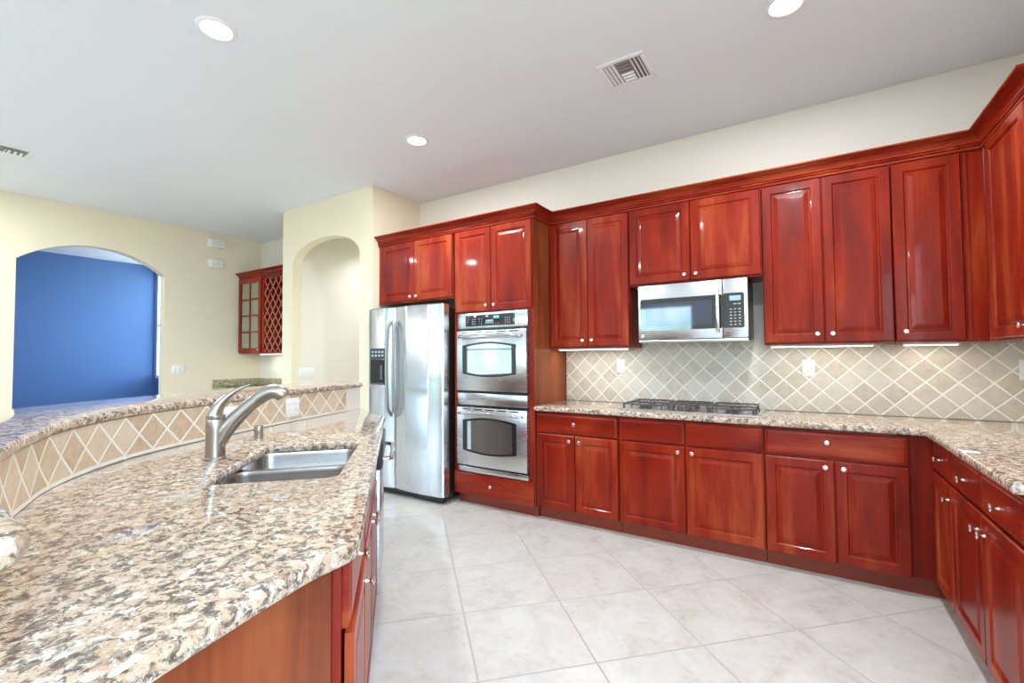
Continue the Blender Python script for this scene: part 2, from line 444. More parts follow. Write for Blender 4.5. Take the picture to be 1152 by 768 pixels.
base_cabinet('cherry base cabinet beside the oven tower, one wide drawer over two doors', (-1.858, YFR, 0), 0, .696, DEP,
             [('drawer', .006, .690, ZR0, ZR1, (.348, .785))]+dd(.696))
base_cabinet('cherry base cabinet under the gas cooktop with two knobless drawer fronts', (-1.16, YFR, 0), 0, .942, DEP,
             [('false', .006, .468, ZR0, ZR1), ('false', .474, .936, ZR0, ZR1),
              ('door', .006, .468, ZD0, ZD1, (.425, .655)), ('door', .474, .936, ZD0, ZD1, (.517, .655))])
def filler(mb): mb.box(.702, .806, 0, .03, .105, .874); mb.box(.712, .722, -.006, 0, .115, .866)
base_cabinet('cherry base cabinet right of the cooktop, in the corner, wide drawer above two doors', (-.216, YFR, 0), 0, .702, DEP,
             [('drawer', .006, .692, ZR0, ZR1, (.325, .80))]+[('door', .006, .357, ZD0, ZD1, (.315, .655)), ('door', .362, .694, ZD0, ZD1, (.402, .655))], extra=filler, toex=.160)
XRF = .593; DPR = XR-XRF-.004
base_cabinet('narrow cherry base cabinet on the right wall by the corner, one drawer, one door', (XRF, 3.292, 0), -PI/2, .356, DPR,
             [('drawer', .012, .350, ZR0, ZR1, (.17, .78)), ('door', .012, .350, ZD0, ZD1, (.318, .62))])
base_cabinet('wide cherry base cabinet on the right wall, two drawers above two doors', (XRF, 2.934, 0), -PI/2, .864, DPR,
             [('drawer', .006, .429, ZR0, ZR1, (.225, .775)), ('drawer', .435, .858, ZR0, ZR1, (.64, .77))]+dd(.864, .62))

def wall_cabinet(label, loc, rot, wd, hgt, depth, fronts, name='wall_cabinet', extra=None):
    root = thing(name, label, 'cabinet', loc, rot)
    mb = MB().box(.001, wd-.001, 0, depth, .002, hgt)
    if extra: extra(mb)
    obj('body', mb, m_wood, root, False)
    fronts_on(root, fronts); return root
YUF = 3.546; DU = YB-YUF-.004; ZU = 1.382; ZT = 2.475
hu = ZT-ZU
def udd(wd, h, kz, x0=.006, x1=None, sp=None):
    x1 = x1 or wd-.006; sp = sp or (x0+x1)/2
    return [('door', x0, sp-G, .014, h-.018, (sp-.040, kz)), ('door', sp+G, x1, .014, h-.018, (sp+.040, kz))]
wall_cabinet('tall cherry wall cabinet between the oven tower and the microwave, two doors', (-1.86, YUF, ZU), 0, .716, hu, DU, udd(.716, hu, .065, .02, .712, .366))
wall_cabinet('short cherry wall cabinet directly above the microwave, two doors', (-1.142, YUF, 1.855), 0, .924, ZT-1.855, DU, udd(.924, ZT-1.855, .058))
wall_cabinet('tall cherry wall cabinet right of the microwave, two doors', (-.216, YUF, ZU), 0, .689, hu, DU, udd(.689, hu, .068, .004, .686, .342))
def ufill(mb): mb.box(.311, .405, 0, .03, .002, hu); mb.box(.318, .334, -.008, 0, .014, hu-.02)
wall_cabinet('tall single-door cherry wall cabinet in the right corner of the back wall', (.475, YUF, ZU), 0, .311, hu, DU, [('door', .002, .306, .014, hu-.018, (.045, .068))], extra=ufill)
wall_cabinet('tall cherry wall cabinet on the right wall at the frame edge', (.88, 3.542, ZU), -PI/2, .665, hu, XR-.88-.004, [('door', .095, .60, .014, hu-.018, (.535, .066))])
# fridge-top and oven tower
YTF = 3.270; DT = YB-YTF-.004
wall_cabinet('cherry wall cabinet over the steel refrigerator, two doors', (-3.705, YTF, 1.858), 0, .994, ZT-1.858, DT, udd(.994, ZT-1.858, .052, .045, .985, .515), name='wall_cabinet')
root = thing('oven_cabinet', 'tall cherry oven tower beside the refrigerator, doors above and drawer below', 'cabinet', (-2.695, YTF, 0))
mb = MB(); W_ = .833
mb.box(0, .046, 0, DT, .1, ZT).box(W_-.046, W_, 0, DT, .1, ZT).box(.046, W_-.046, 0, DT, 1.712, ZT).box(.046, W_-.046, 0, DT, .1, .296).box(.046, W_-.046, DT-.02, DT, .296, 1.712)
obj('body', mb, m_wood, root, False)
obj('toe_kick', MB().box(0, W_, .06, DT, 0, .1), m_dark, root, False)
obj('side_panel', MB().box(W_, W_+.004, 0.002, DT, 0.1, ZT), m_woodin, root, False, 'brown side panel')
fronts_on(root, [('door', .022, .417-G, 1.722, ZT-.018, (.417-.042, 1.768)), ('door', .417+G, .822, 1.722, ZT-.018, (.417+.042, 1.766)), ('drawer', .0, .827, .098, .288, (.412, .20))])

# crown moulding: one mitred run along every wall cabinet
def sweep(path, prof):
    """path: 2D points, outward normal to the right of travel"""
    mb = MB(); rings = []; n = len(path)
    for i in range(n):
        p = Vector(path[i]); d0 = (p-Vector(path[i-1])).normalized() if i else None
        d1 = (Vector(path[i+1])-p).normalized() if i < n-1 else None
        n0 = Vector((d0.y, -d0.x)) if d0 else None; n1 = Vector((d1.y, -d1.x)) if d1 else None
        if n0 is None: m = n1
        elif n1 is None: m = n0
        else: m = (n0+n1); m = m/m.length_squared*2
        rings.append([(p.x+m.x*o_, p.y+m.y*o_, z) for o_, z in prof])
    return mb.loft(rings)
CROWN = [(0, 2.452), (.014, 2.452), (.016, 2.460), (.013, 2.466), (.006, 2.468), (.006, 2.484), (.020, 2.486), (.022, 2.492), (.017, 2.497), (.026, 2.512), (.040, 2.524), (.052, 2.529), (.052, 2.534), (.064, 2.536), (.070, 2.541), (.070, 2.549), (0, 2.549)]
CP = [(XP+.003, YTF), (-1.858, YTF), (-1.858, YUF), (.88, YUF), (.88, 2.876), (XR-.003, 2.876)]
cr_ = thing('crown_molding', 'dark cherry crown molding running along the tops of the kitchen wall cabinets', 'molding', (0, 0, 0))
obj('molding', sweep(CP, [(o_+.001, z+.012) for o_, z in CROWN]), m_woodh, cr_)
def rope(path, off, z, rad):
    mb = MB(); n = len(path)
    for i in range(n-1):
        p0, p1 = Vector(path[i]), Vector(path[i+1]); d = (p1-p0).normalized(); nn = Vector((d.y, -d.x)); L = (p1-p0).length
        k = max(2, int(L/.012)); pts = []
        rings = []
        for j in range(k*2+1):
            s_ = j/(k*2)*L; q = p0+d*s_+nn*off; rr = rad*(1.0 if j % 2 else .68)
            rings.append([(q.x+nn.x*rr*math.cos(t), q.y+nn.y*rr*math.cos(t), z+rr*math.sin(t)) for t in [2*PI*m_/8 for m_ in range(8)]])
        mb.loft(rings)
    return mb
obj('rope_bead', rope(CP, .014, 2.488, .0085), m_wood, cr_, False)

# ------------------------------------------------------------------ counters on the walls
XC = .543; YC = 3.248
def arcpts(c, r_, a0, a1, n): return [(c[0]+r_*math.cos(a0+(a1-a0)*i/n), c[1]+r_*math.sin(a0+(a1-a0)*i/n)) for i in range(n+1)]
out = [(-1.853, YC), (XC-.03, YC)]+arcpts((XC-.03, YC-.03), .03, PI/2, 0, 5)[1:]+[(XC, 2.05), (XR-.004, 2.05), (XR-.004, YB-.004), (-1.853, YB-.004)]
tag(obj('granite_countertop', MB().slab(out, [], .876, .914, .012), m_gran), 'L-shaped speckled granite countertop on the cherry base cabinets along the back wall', 'countertop')
# tile backsplash
mb = MB().box(-1.852, XR-.001, YB-.012, YB-.001, .9145, 1.381)
mb.box(-1.142, -.22, YB-.012, YB-.001, 1.381, 1.415)
o = obj('tile_backsplash', mb, m_tile, None, False); meshuv(o, lambda c, n: (c.x, c.z))
tag(o, 'beige diamond tile backsplash on the back wall above the granite countertop', 'backsplash')
mb = MB().box(XR-.012, XR-.001, 2.05, YB-.0125, .9145, 1.381)
o = obj('tile_backsplash', mb, m_tile, None, False); meshuv(o, lambda c, n: (1.925+(YB-c.y)-.01, c.z))
tag(o, 'beige diamond tile backsplash on the right wall at the frame edge', 'backsplash')

# ------------------------------------------------------------------ island and raised bar
P0 = Vector((-.834, .680)); D = Vector((-.72391, .68989)); N = Vector((.68989, .72391))
def isl(d, n): q = P0+D*d+N*n; return (q.x, q.y)
ISROT = math.atan2(N.x, -N.y)
CTRL = [(-.92, .128), (-1.22, .160), (-1.48, .218), (-1.678, .286), (-1.84, .356), (-2.0, .433), (-2.208, .593), (-2.366, .776), (-2.49, 1.0), (-2.60, 1.274), (-2.71, 1.56), (-2.82, 1.89), (-2.952, 2.328), (-2.985, 2.44)]
def catmull(P, k=6):
    P = [Vector(p) for p in P]; out = []
    for i in range(len(P)-1):
        a_, b_, c_, d_ = P[max(i-1, 0)], P[i], P[i+1], P[min(i+2, len(P)-1)]
        for j in range(k):
            t = j/k
            out.append(0.5*((2*b_)+(c_-a_)*t+(2*a_-5*b_+4*c_-d_)*t*t+(3*b_-a_-3*c_+d_)*t**3))
    out.append(P[-1]); return out
CV = catmull(CTRL)
for _ in range(5):
    CV = [CV[0]]+[(CV[i-1]+CV[i]*2+CV[i+1])/4 for i in range(1, len(CV)-1)]+[CV[-1]]
def offs(cv, d):
    """d>0: towards the kitchen"""
    o_ = []
    for i, p in enumerate(cv):
        t = (cv[min(i+1, len(cv)-1)]-cv[max(i-1, 0)]).normalized()
        o_.append(Vector((p.x+t.y*d, p.y-t.x*d)))
    return o_
def T2(l): return [(p.x, p.y) for p in l]
# order: CV runs from the near tip to the far end, kitchen on its right
F1 = isl(2.185, 0)
SINK = [isl(*q) for q in ((.60, -.12), (1.27, -.10), (1.285, -.50), (.61, -.535))]
def rounded(poly, r_, n=5):
    out = []; m = len(poly)
    for i in range(m):
        p0, p, p1 = Vector(poly[i-1]), Vector(poly[i]), Vector(poly[(i+1) % m])
        a_ = p+(p0-p).normalized()*r_; b_ = p+(p1-p).normalized()*r_
        for j in range(n+1):
            t = j/n; out.append(tuple(a_*(1-t)**2+p*2*t*(1-t)+b_*t*t))
    return out
def ccw(p):
    A = sum(p[i-1][0]*p[i][1]-p[i][0]*p[i-1][1] for i in range(len(p)))
    return p if A > 0 else p[::-1]
corner = rounded([isl(.4, 0), tuple(P0), (-.735, .20)], .03, 6)[7:14]
end_edge = [(-.8245, .56), (-.801, .45), (-.772, .34), (-.743, .235), (-.726, .14)]
outer = ccw([F1]+[isl(1.5, 0), isl(.8, 0)]+corner+end_edge+T2(offs(CV, .0015))+[(-2.96, 2.43)])
hole = ccw(rounded(SINK, .05))[::-1]
tag(obj('granite_countertop', MB().slab(outer, [hole], .876, .914, .012), m_gran), 'speckled granite island countertop around the double sink below the raised bar', 'countertop')
ZB0, ZB1 = 1.084, 1.119
W_b = .13
inner, outer_w = CV, offs(CV, -W_b)
mb = MB().prism(ccw(T2(inner)+T2(outer_w)[::-1]), 0, ZB0-.001)
struct('wall_bar', mb, m_white)
cvt = offs(CV, .009); cvi = offs(CV, .001)
nt_ = len(CV)-7
L = [0]
for i in range(1, len(CV)): L.append(L[-1]+(CV[i]-CV[i-1]).length)
mb = MB(); rings = []
for i in range(nt_):
    rings.append([(cvi[i].x, cvi[i].y, .9145), (cvt[i].x, cvt[i].y, .9145), (cvt[i].x, cvt[i].y, ZB0-.002), (cvi[i].x, cvi[i].y, ZB0-.002)])
mb.loft(rings)
o = obj('tile_backsplash', mb, m_tilebar, None, False)
def buv(c, n):
    j = min(range(nt_), key=lambda q: (cvt[q].x-c.x)**2+(cvt[q].y-c.y)**2)
    return (L[j], c.z-.9145)
meshuv(o, buv)
tag(o, 'curved band of tan diamond tiles under the raised bar behind the sink', 'backsplash')
bo = offs(CV, -.47); bi = offs(CV, .024)
tip = Vector((-.755, .135))
barpoly = T2(bi)[4:]+[(-3.02, 2.49), (-3.06, 2.50), (-3.44, 2.60), (-3.50, 2.55)]+T2(bo)[::-1][3:-3]+[(-.82, -.30), (-.77, -.25), (-.745, -.1), (-.735, .05), (-.738, .105), (-.755, .142), (-.79, .160)]
tag(obj('granite_countertop', MB().slab(ccw(barpoly), [], ZB0, ZB1, .012), m_gran), 'raised curved granite bar top sweeping along the left of the island', 'countertop')

# island cabinets
def isl3(d, n, z=0): q = isl(d, n); return (q[0], q[1], z)
nf = -.040   # face frame
root = thing('island_cabinet', 'cherry island cabinet at the near corner with wood end panel, drawer above door', 'cabinet', isl3(.03, nf), ISROT)
def loc_(p):   # world 2D -> island cabinet local
    v = Vector(p)-Vector(isl(.03, nf)); return (v.dot(D), -v.dot(N))
body = [(0, 0), (.467, 0), (.467, .52), loc_((-1.22, .235)), loc_((-.86, .175)), loc_((-.763, .165)), loc_((-.775, .24)), loc_((-.80, .33)), loc_((-.83, .45)), (0.0, .03)]
mb = MB().prism([(p[0], p[1]) for p in body], .105, .874); obj('body', mb, m_wood, root, False)
tk = [(.05, .06), (.467, .06), (.467, .50), loc_((-1.2, .28)), loc_((-.90, .24)), loc_((-.87, .42))]
obj('toe_kick', MB().prism(tk, 0, .105), m_dark, root, False)
e0, e1 = Vector(loc_((-.832, .47))), Vector(loc_((-.763, .155)))
ps = [(-.004, .022), loc_((-.829, .45)), loc_((-.799, .33)), loc_((-.774, .24)), loc_((-.762, .165))]
mb = MB(); rings = []
for p in ps:
    v = Vector(p); q = v+Vector((-.010, -.003)); rings.append([(v.x, v.y, .0), (q.x, q.y, .0), (q.x, q.y, .872), (v.x, v.y, .872)])
mb.loft(rings); m_endp = wood('end_panel_wood', (.17, .030, .009), (.27, .060, .018), (.36, .11, .038)); obj('end_panel', mb, m_endp, root, False, 'orange brown veneer end panel')
fronts_on(root, [('drawer', .02, .46, ZR0, ZR1, (.24, .78)), ('door', .02, .46, ZD0, ZD1, (.40, .63, -.026))], .006)
root = thing('island_cabinet', 'cherry sink base cabinet in the middle of the island, two doors with knobs', 'cabinet', isl3(.50, nf), ISROT)
W2 = .905
mb = MB().box(.001, .018, 0, .55, .105, .874).box(W2-.018, W2-.001, 0, .55, .105, .874).box(.018, W2-.018, .0, .018, .105, .874).box(.018, W2-.018, .535, .55, .105, .874).box(.018, W2-.018, .018, .535, .105, .12)
obj('body', mb, m_wood, root, False)
obj('toe_kick', MB().box(.001, W2-.001, .06, .50, 0, .105), m_dark, root, False)
fronts_on(root, [('false', .006, W2-.006, ZR0, ZR1)]+dd(W2, .645))
# dishwasher
root = thing('dishwasher', 'stainless dishwasher with black control panel at the far end of the island', 'dishwasher', isl3(1.41, nf), ISROT)
obj('body', MB().box(.004, .598, 0.002, .55, .06, .872), m_black, root, False)
obj('door', MB().box(.006, .596, -.035, .001, .10, .735, .006), m_steel, root)
obj('control_panel', MB().box(.006, .596, -.045, .001, .738, .868, .008), m_black, root)
mb = MB(); hp = [(.07, -.045, .775), (.075, -.07, .775), (.10, -.088, .775), (.30, -.094, .775), (.50, -.088, .775), (.525, -.07, .775), (.53, -.045, .775)]
mb.tube(hp, .013, 12); obj('handle', mb, m_chrome, root)
obj('kick_plate', MB().box(.01, .59, .05, .10, 0, .10), m_black, root, False)
root = thing('island_end_panel', 'narrow cherry end panel at the far end of the island past the dishwasher', 'panel', isl3(2.016, nf), ISROT)
obj('panel', MB().box(0.001, .035, -.0, .55, 0, .874), m_wood, root, False)

# sink: two steel bowls
root = thing('kitchen_sink', 'double-bowl stainless sink set into the island granite', 'sink', isl3(.94, -.31, .70))
def lr(p, z=0): return (p[0]-root.location.x, p[1]-root.location.y, z-root.location.z)
def bowl(poly, zt, zb):
    mb = MB(); rings = []
    for ins, z in ((-.016, .8757), (.0, .8755), (.003, zt-.012), (.010, zb+.03), (.022, zb+.010), (.045, zb)):
        rings.append([lr(p, z) for p in inset(ccw(poly), ins)])
    mb.loft(rings, cap0=False)
    rings = [[Vector(p)+Vector((0, 0, -.0015)) for p in rg] for rg in rings]
    return mb
def quad(da0, da1, n0=-.100, n1=-.532):
    return rounded([isl(da0, n0), isl(da1, n0), isl(da1, n1), isl(da0, n1)], .06, 6)
obj('near_bowl', bowl(quad(.604, .925), .872, .70), m_sink, root)
obj('far_bowl', bowl(quad(.957, 1.282), .872, .70), m_sink, root)
obj('divider', MB().loft([[lr(p, z) for p in ccw([isl(.922-e, -.10+e), isl(.960+e, -.10+e), isl(.960+e, -.532-e), isl(.922-e, -.532-e)])] for e, z in ((.0, .80), (.0, .862), (-.006, .868))]), m_sink, root)
for k, dd_ in enumerate((.765, 1.12)):
    q = isl(dd_, -.32); mb = MB(); mb.lathe([(.042, .001), (.042, .004), (.034, .003), (.030, -.004), (.001, -.005)], 24, lr(q, .7005), cap0=True)
    obj('drain', mb, m_chrome, root)
# faucet
fx, fy = -2.011, .928
root = thing('faucet', 'brushed nickel pull-out faucet with curved lever standing behind the sink', 'faucet', (fx, fy, .9145), math.atan2(.72391, .68989))
mb = MB(); mb.lathe([(.040, 0), (.040, .006), (.037, .010), (.035, .06), (.034, .12), (.0345, .155), (.033, .160), (.0345, .163), (.034, .175)], 28)
obj('body', mb, m_fauc, root)
mb = MB(); mb.tube([(.002, 0, .03), (.012, 0, .068), (.040, 0, .118), (.066, 0, .151), (.093, 0, .181), (.122, 0, .210), (.150, 0, .234)], [.024, .030, .031, .030, .0285, .0275, .0270], 20)
obj('spout', mb, m_fauc, root)
mb = MB(); mb.tube([(.1505, 0, .2345), (.170, 0, .250), (.192, 0, .263), (.214, 0, .268), (.234, 0, .262), (.247, 0, .249), (.252, 0, .242)], [.0285, .0300, .0310, .0315, .0310, .0300, .026], 20)
obj('spray_head', mb, m_fauc, root)
mb = MB(); mb.tube([(-.002, 0, .172), (.000, 0, .186), (.007, 0, .205), (.020, 0, .226), (.044, 0, .252), (.070, 0, .271), (.098, 0, .286), (.124, 0, .296)], [.0335, .031, .028, .024, .0165, .0115, .0075, .0035], 18, 0.8, (0, 1, 0))
obj('lever_handle', mb, m_fauc, root)
ax, ay = -2.327, 1.276
root = thing('air_gap', 'short brushed nickel air gap cap on the granite behind the sink', 'air gap', (ax, ay, .9145))
obj('cap', MB().lathe([(.024, 0), (.024, .004), (.0205, .006), (.0205, .032), (.0215, .034), (.0215, .058), (.018, .064), (.001, .065)], 24), m_fauc, root)

# ------------------------------------------------------------------ refrigerator
root = thing('refrigerator', 'side-by-side stainless steel refrigerator with a water dispenser in the left door', 'refrigerator', (-3.19, 3.11, 0))
fxo = 3.19
def rdoor(x0, x1, z0=.07, z1=1.80):
    # door with softly bowed front
    mb = MB(); n = 14; rings = []
    pts = [(x0, .085), (x0, .012)]
    for i in range(n+1):
        t = i/n; x = x0+.012+(x1-x0-.024)*t; e = min(t, 1-t)
        pts.append((x, -.016*math.sin(PI*t)**.6 if 0 < t < 1 else 0.0))
    pts += [(x1, .012), (x1, .085)]
    ins = lambda k: [(x+(0 if k == 0 else (k if x < (x0+x1)/2 else -k)), y+k*.8) for x, y in pts]
    for z, k in ((z0, .006), (z0+.006, 0), (z1-.008, 0), (z1, .006)):
        rings.append([(p[0], p[1], z) for p in ins(k)])
    return mb.loft(rings)
obj('body', MB().box(-.472, .462, .095, .745, .035, 1.775, .006), m_black, root, label='black refrigerator cabinet')
fd = obj('freezer_door', rdoor(-.492, -.116), m_steelv, root)
rd = obj('refrigerator_door', rdoor(-.110, .488), m_steelv, root)
obj('grille', MB().box(-.46, .45, .04, .094, .012, .068, .004), m_black, root)
for sx, x in ((-1, -.150), (1, -.072)):
    mb = MB(); pts = []
    for i in range(15):
        t = i/14; z = .76+.90*t; pts.append((x+sx*.006*math.sin(PI*t), -.050-.020*math.sin(PI*t) if 0 < i < 14 else -.012, z))
    mb.tube(pts, .0135, 12, 1.25, (1, 0, 0)); obj('handle', mb, m_hand, fd if sx < 0 else rd)
dx0, dx1 = -.432, -.225
obj('dispenser_frame', MB().box(dx0-.025, dx1+.02, -.020, .0, 1.02, 1.43, .006), m_steel, fd)
obj('dispenser_panel', MB().box(dx0, dx1, -.024, -.010, 1.30, 1.405, .003), plain('panel_grey', (.05, .055, .06), .25), fd)
mb = MB()
for i in range(4):
    for j in range(2): mb.box(dx0+.018+i*.046, dx0+.046+i*.046, -.0255, -.024, 1.325+j*.036, 1.345+j*.036)
obj('dispenser_keys', mb, m_key, fd, False)
mb = MB(); mb.box(dx0, dx1, -.0235, -.012, 1.05, 1.298)
obj('dispenser_recess', mb, m_black, fd, False)
mb = MB(); mb.box(dx1-.062, dx1-.030, -.034, -.023, 1.10, 1.24, .004).box(dx0+.015, dx1-.012, -.034, -.022, 1.052, 1.066, .003); obj('dispenser_paddle', mb, plain('paddle_grey', (.10, .11, .12), .25), fd)

# ------------------------------------------------------------------ double wall oven
OX0, OX1 = -2.646, -1.905; ow = OX1-OX0; yo = 3.268
root = thing('double_oven', 'stainless double wall oven built into the tall cherry tower', 'oven', (OX0, yo, 0))
obj('body', MB().box(.004, ow-.004, .004, .55, .298, 1.708), m_black, root, False)
cp = obj('control_panel', MB().box(0, ow, -.022, .003, 1.568, 1.706, .004), m_steel, root)
obj('display', MB().box(.095, ow-.125, -.025, -.020, 1.588, 1.685, .003), m_bglass, cp)
for gx, nx_, sx in ((.17, 3, .016), (.245, 2, .026), (.315, 6, .026), (.52, 3, .022)):
    for i in range(nx_):
        for j in range(3 if nx_ < 6 else 1): obj('button', MB().box(gx+i*sx, gx+i*sx+.009, -.0262, -.025, 1.604+j*.02, 1.611+j*.02), m_key, cp, False)
mb = MB()
def digit(x, z, segs, s_=.011):
    q = {'a': (x, x+s_, z+2*s_-.002, z+2*s_), 'g': (x, x+s_, z+s_-.001, z+s_+.001), 'd': (x, x+s_, z, z+.002), 'f': (x, x+.002, z+s_, z+2*s_), 'e': (x, x+.002, z, z+s_), 'b': (x+s_-.002, x+s_, z+s_, z+2*s_), 'c': (x+s_-.002, x+s_, z, z+s_)}
    for c_ in segs: u = q[c_]; mb.box(u[0], u[1], -.0264, -.025, u[2], u[3])
for i, sgs in enumerate(('bc', 'abged', 'abcdef', 'abcdef')): digit(.395+i*.017, 1.650, sgs)
obj('clock_display', mb, m_clock, cp, False)
def bowed(x0, x1, z0, z1, bow, n=14):
    top = [(x0+(x1-x0)*i/n, z1+bow*math.sin(PI*i/n)-0*i) for i in range(n+1)]
    bot = [(x1-(x1-x0)*i/n, z0-bow*math.sin(PI*i/n)) for i in range(n+1)]
    return top+bot
def oven_door(z0, z1, hz, w0, w1):
    d = obj('oven_door', MB().box(.004, ow-.004, -.040, .003, z0, z1, .005), m_steel, root)
    obj('window_frame', MB().wprism(bowed(.075, ow-.105, w0, w1, .028), -.044, -.038), m_black, d)
    obj('window', MB().wprism(bowed(.125, ow-.145, w0+.012, w1-.012, .024), -.0455, -.0435), m_oglass, d)
    mb = MB(); pts = [(.045, -.040, hz), (.05, -.062, hz), (.075, -.078, hz+.004)]+[(.075+(ow-.15)*i/10, -.080-.014*math.sin(PI*i/10), hz+.004+.014*math.sin(PI*i/10)) for i in range(1, 10)]+[(ow-.075, -.078, hz+.004), (ow-.05, -.062, hz), (ow-.045, -.040, hz)]
    mb.tube(pts, .0115, 12); obj('handle', mb, m_chrome, d)
    mb = MB()
    for i in range(5): mb.box(.07+i*.125, .16+i*.125, -.0415, -.039, z1-.020, z1-.012)
    obj('vent_slots', mb, m_black, d, False)
oven_door(1.018, 1.548, 1.492, 1.168, 1.418)
oven_door(.362, .872, .818, .495, .760)
obj('trim_strip', MB().box(.004, ow-.004, -.030, .003, .892, .996, .004), m_steel, root)
obj('bottom_trim', MB().box(.004, ow-.004, -.020, .003, .300, .345, .003), m_steel, root)

# ------------------------------------------------------------------ microwave
mx0, mx1 = -1.045, -.300; mw = mx1-mx0
root = thing('microwave', 'stainless over-the-range microwave hung under the short wall cabinet above the cooktop', 'microwave', (mx0, 3.462, 1.418))
obj('body', MB().box(.002, mw-.002, .010, .398, .004, .430), m_black, root, False)
dr = obj('door', MB().box(0, .585, -.020, .009, .018, .425, .006), m_steel, root)
cpn = obj('control_panel', MB().box(.588, mw, -.020, .009, .018, .425, .006), m_steel, root)
def rrect(x0, x1, z0, z1, r_): return rounded([(x0, z0), (x1, z0), (x1, z1), (x0, z1)], r_)
obj('window_frame', MB().wprism(rrect(.018, .587, .085, .320, .018), -.0225, -.0195), m_bglass, dr)
obj('window', MB().wprism(rrect(.058, .520, .118, .288, .006), -.0235, -.0222), plain('microwave_glass', (.035, .04, .075), .04, IOR=1.8), dr)
obj('keypad_glass', MB().wprism(rrect(.590, .722, .085, .325, .018), -.0225, -.0195), m_bglass, cpn)
for i in range(3):
    for j in range(6): obj('button', MB().box(.632+i*.027, .646+i*.027, -.0235, -.0224, .105+j*.021, .112+j*.021), m_key, cpn, False)
for i in range(2): obj('button', MB().box(.655+i*.026, .675+i*.026, -.0235, -.0224, .245, .253), m_key, cpn, False)
obj('clock_display', MB().box(.632, .702, -.0235, -.0224, .272, .306, .0), plain('lcd_blue', (.35, .52, .70), .2), cpn, False)
mb = MB(); mb.tube([(.560, -.020, .355), (.560, -.046, .365), (.560, -.056, .340), (.560, -.060, .21), (.560, -.056, .085), (.560, -.046, .062), (.560, -.020, .070)], .0125, 12, 0.8, (1, 0, 0)); obj('handle', mb, m_chrome, dr)
obj('badge', MB().lathe([(.010, 0), (.010, .002), (.001, .0025)], 20, (.030, -.020, .046), '-Y'), m_chrome, dr)
obj('bottom_vent', MB().box(0, mw, -.014, .36, -.004, .016, .005), m_steel, root)

# ------------------------------------------------------------------ gas cooktop
cx0, cx1, cy0, cy1 = -1.19, -.235, 3.355, 3.83; cw, cdp = cx1-cx0, cy1-cy0
root = thing('gas_cooktop', 'stainless gas cooktop with black grates set on the granite below the microwave', 'cooktop', (cx0, cy0, .9145))
mb = MB(); rings = []
for ins, z in ((0, 0), (0, .006), (.004, .010), (.016, .011), (.026, .006)):
    rings.append([(ins, ins, z), (cw-ins, ins, z), (cw-ins, cdp-ins, z), (ins, cdp-ins, z)])
mb.loft(rings); obj('tray', mb, m_steel, root)
def grate(x0, x1, y0, y1):
    mb = MB(); z = .040; b_ = .0065
    def bar(p, q, w_=.0065):
        mb.tube([p, q], w_, 8)
    for x in (x0, x1): bar((x, y0, z), (x, y1, z))
    for y in (y0, (y0+y1)/2, y1): bar((x0, y, z), (x1, y, z))
    n = 5
    for i in range(1, n):
        x = x0+(x1-x0)*i/n
        for ya, yb_ in ((y0, y0+(y1-y0)*.17), (y1, y1-(y1-y0)*.17), ((y0+y1)/2-.04, (y0+y1)/2+.04)): bar((x, ya, z), (x, yb_, z+.002), .0055)
    for x in (x0, x1):
        for y in (y0+.01, (y0+y1)/2, y1-.01): bar((x, y, .007), (x, y, z), .0075)
    obj('grate', mb, m_iron, root)
grate(.035, .315, .045, cdp-.03); grate(cw-.325, cw-.045, .045, cdp-.03); grate(.345, .60, .20, cdp-.03)
for bx, by, br in ((.175, .13, .040), (.175, .33, .034), (.475, .32, .045), (cw-.185, .13, .034), (cw-.185, .33, .040)):
    obj('burner', MB().lathe([(br*1.25, .006), (br*1.25, .014), (br, .016), (br, .026), (br*.9, .030), (.001, .031)], 24, (bx, by, 0)), m_iron, root)
for i, (kx, ky) in enumerate(((.375, .075), (.43, .12), (.45, .055), (.49, .12), (.53, .075))):
    obj('knob', MB().lathe([(.021, .008), (.021, .012), (.017, .014), (.016, .036), (.013, .039), (.001, .0395)], 20, (kx, ky, 0)), m_iron, root)

# ------------------------------------------------------------------ outlets and switches
def outlet(name, label, cat, loc, rot, wd=.075, hh=.118, kind='outlet', n=1, group=None):
    root = thing(name, label, cat, loc, rot, group)
    obj('plate', MB().box(-wd/2, wd/2, -.006, 0, -hh/2, hh/2, .002), m_plate, root)
    for k in range(n):
        x = (k-(n-1)/2)*.046
        if kind == 'outlet':
            for dz in (-.020, .020):
                r_ = obj('receptacle', MB().wprism(rounded([(x-.016, dz-.013), (x+.016, dz-.013), (x+.016, dz+.013), (x-.016, dz+.013)], .008), -.0078, -.0055), m_plate, root)
                obj('slots', MB().box(x-.008, x-.006, -.0082, -.0077, dz-.002, dz+.006).box(x+.006, x+.008, -.0082, -.0077, dz-.002, dz+.006), m_slot, r_, False)
        elif kind == 'wide':
            pass
        else:
            obj('rocker', MB().box(x-.0165, x+.0165, -.0085, -.0055, -.033, .033, .0015), m_plate, root)
outlet('wall_outlet', 'white outlet on the tile backsplash left of the microwave', 'outlet', (-1.33, YB-.0125, 1.229), 0)
outlet('wall_outlet', 'white outlet on the tile backsplash between the microwave and the corner', 'outlet', (.035, YB-.0125, 1.220), 0)
outlet('wall_outlet', 'white outlet on the tile backsplash cut by the right frame edge', 'outlet', (1.11, YB-.0125, 1.219), 0)
outlet('light_switch', 'white three-gang switch plate on the left wall right of the wide arch', 'switch', (XL+.0005, 2.785, 1.175), PI/2, .165, .118, 'rocker', 3)
outlet('light_switch', 'white wide switch plate inside the arched hall opening', 'switch', (-5.1095, 3.37, 1.135), PI/2, .21, .118, 'rocker', 4)
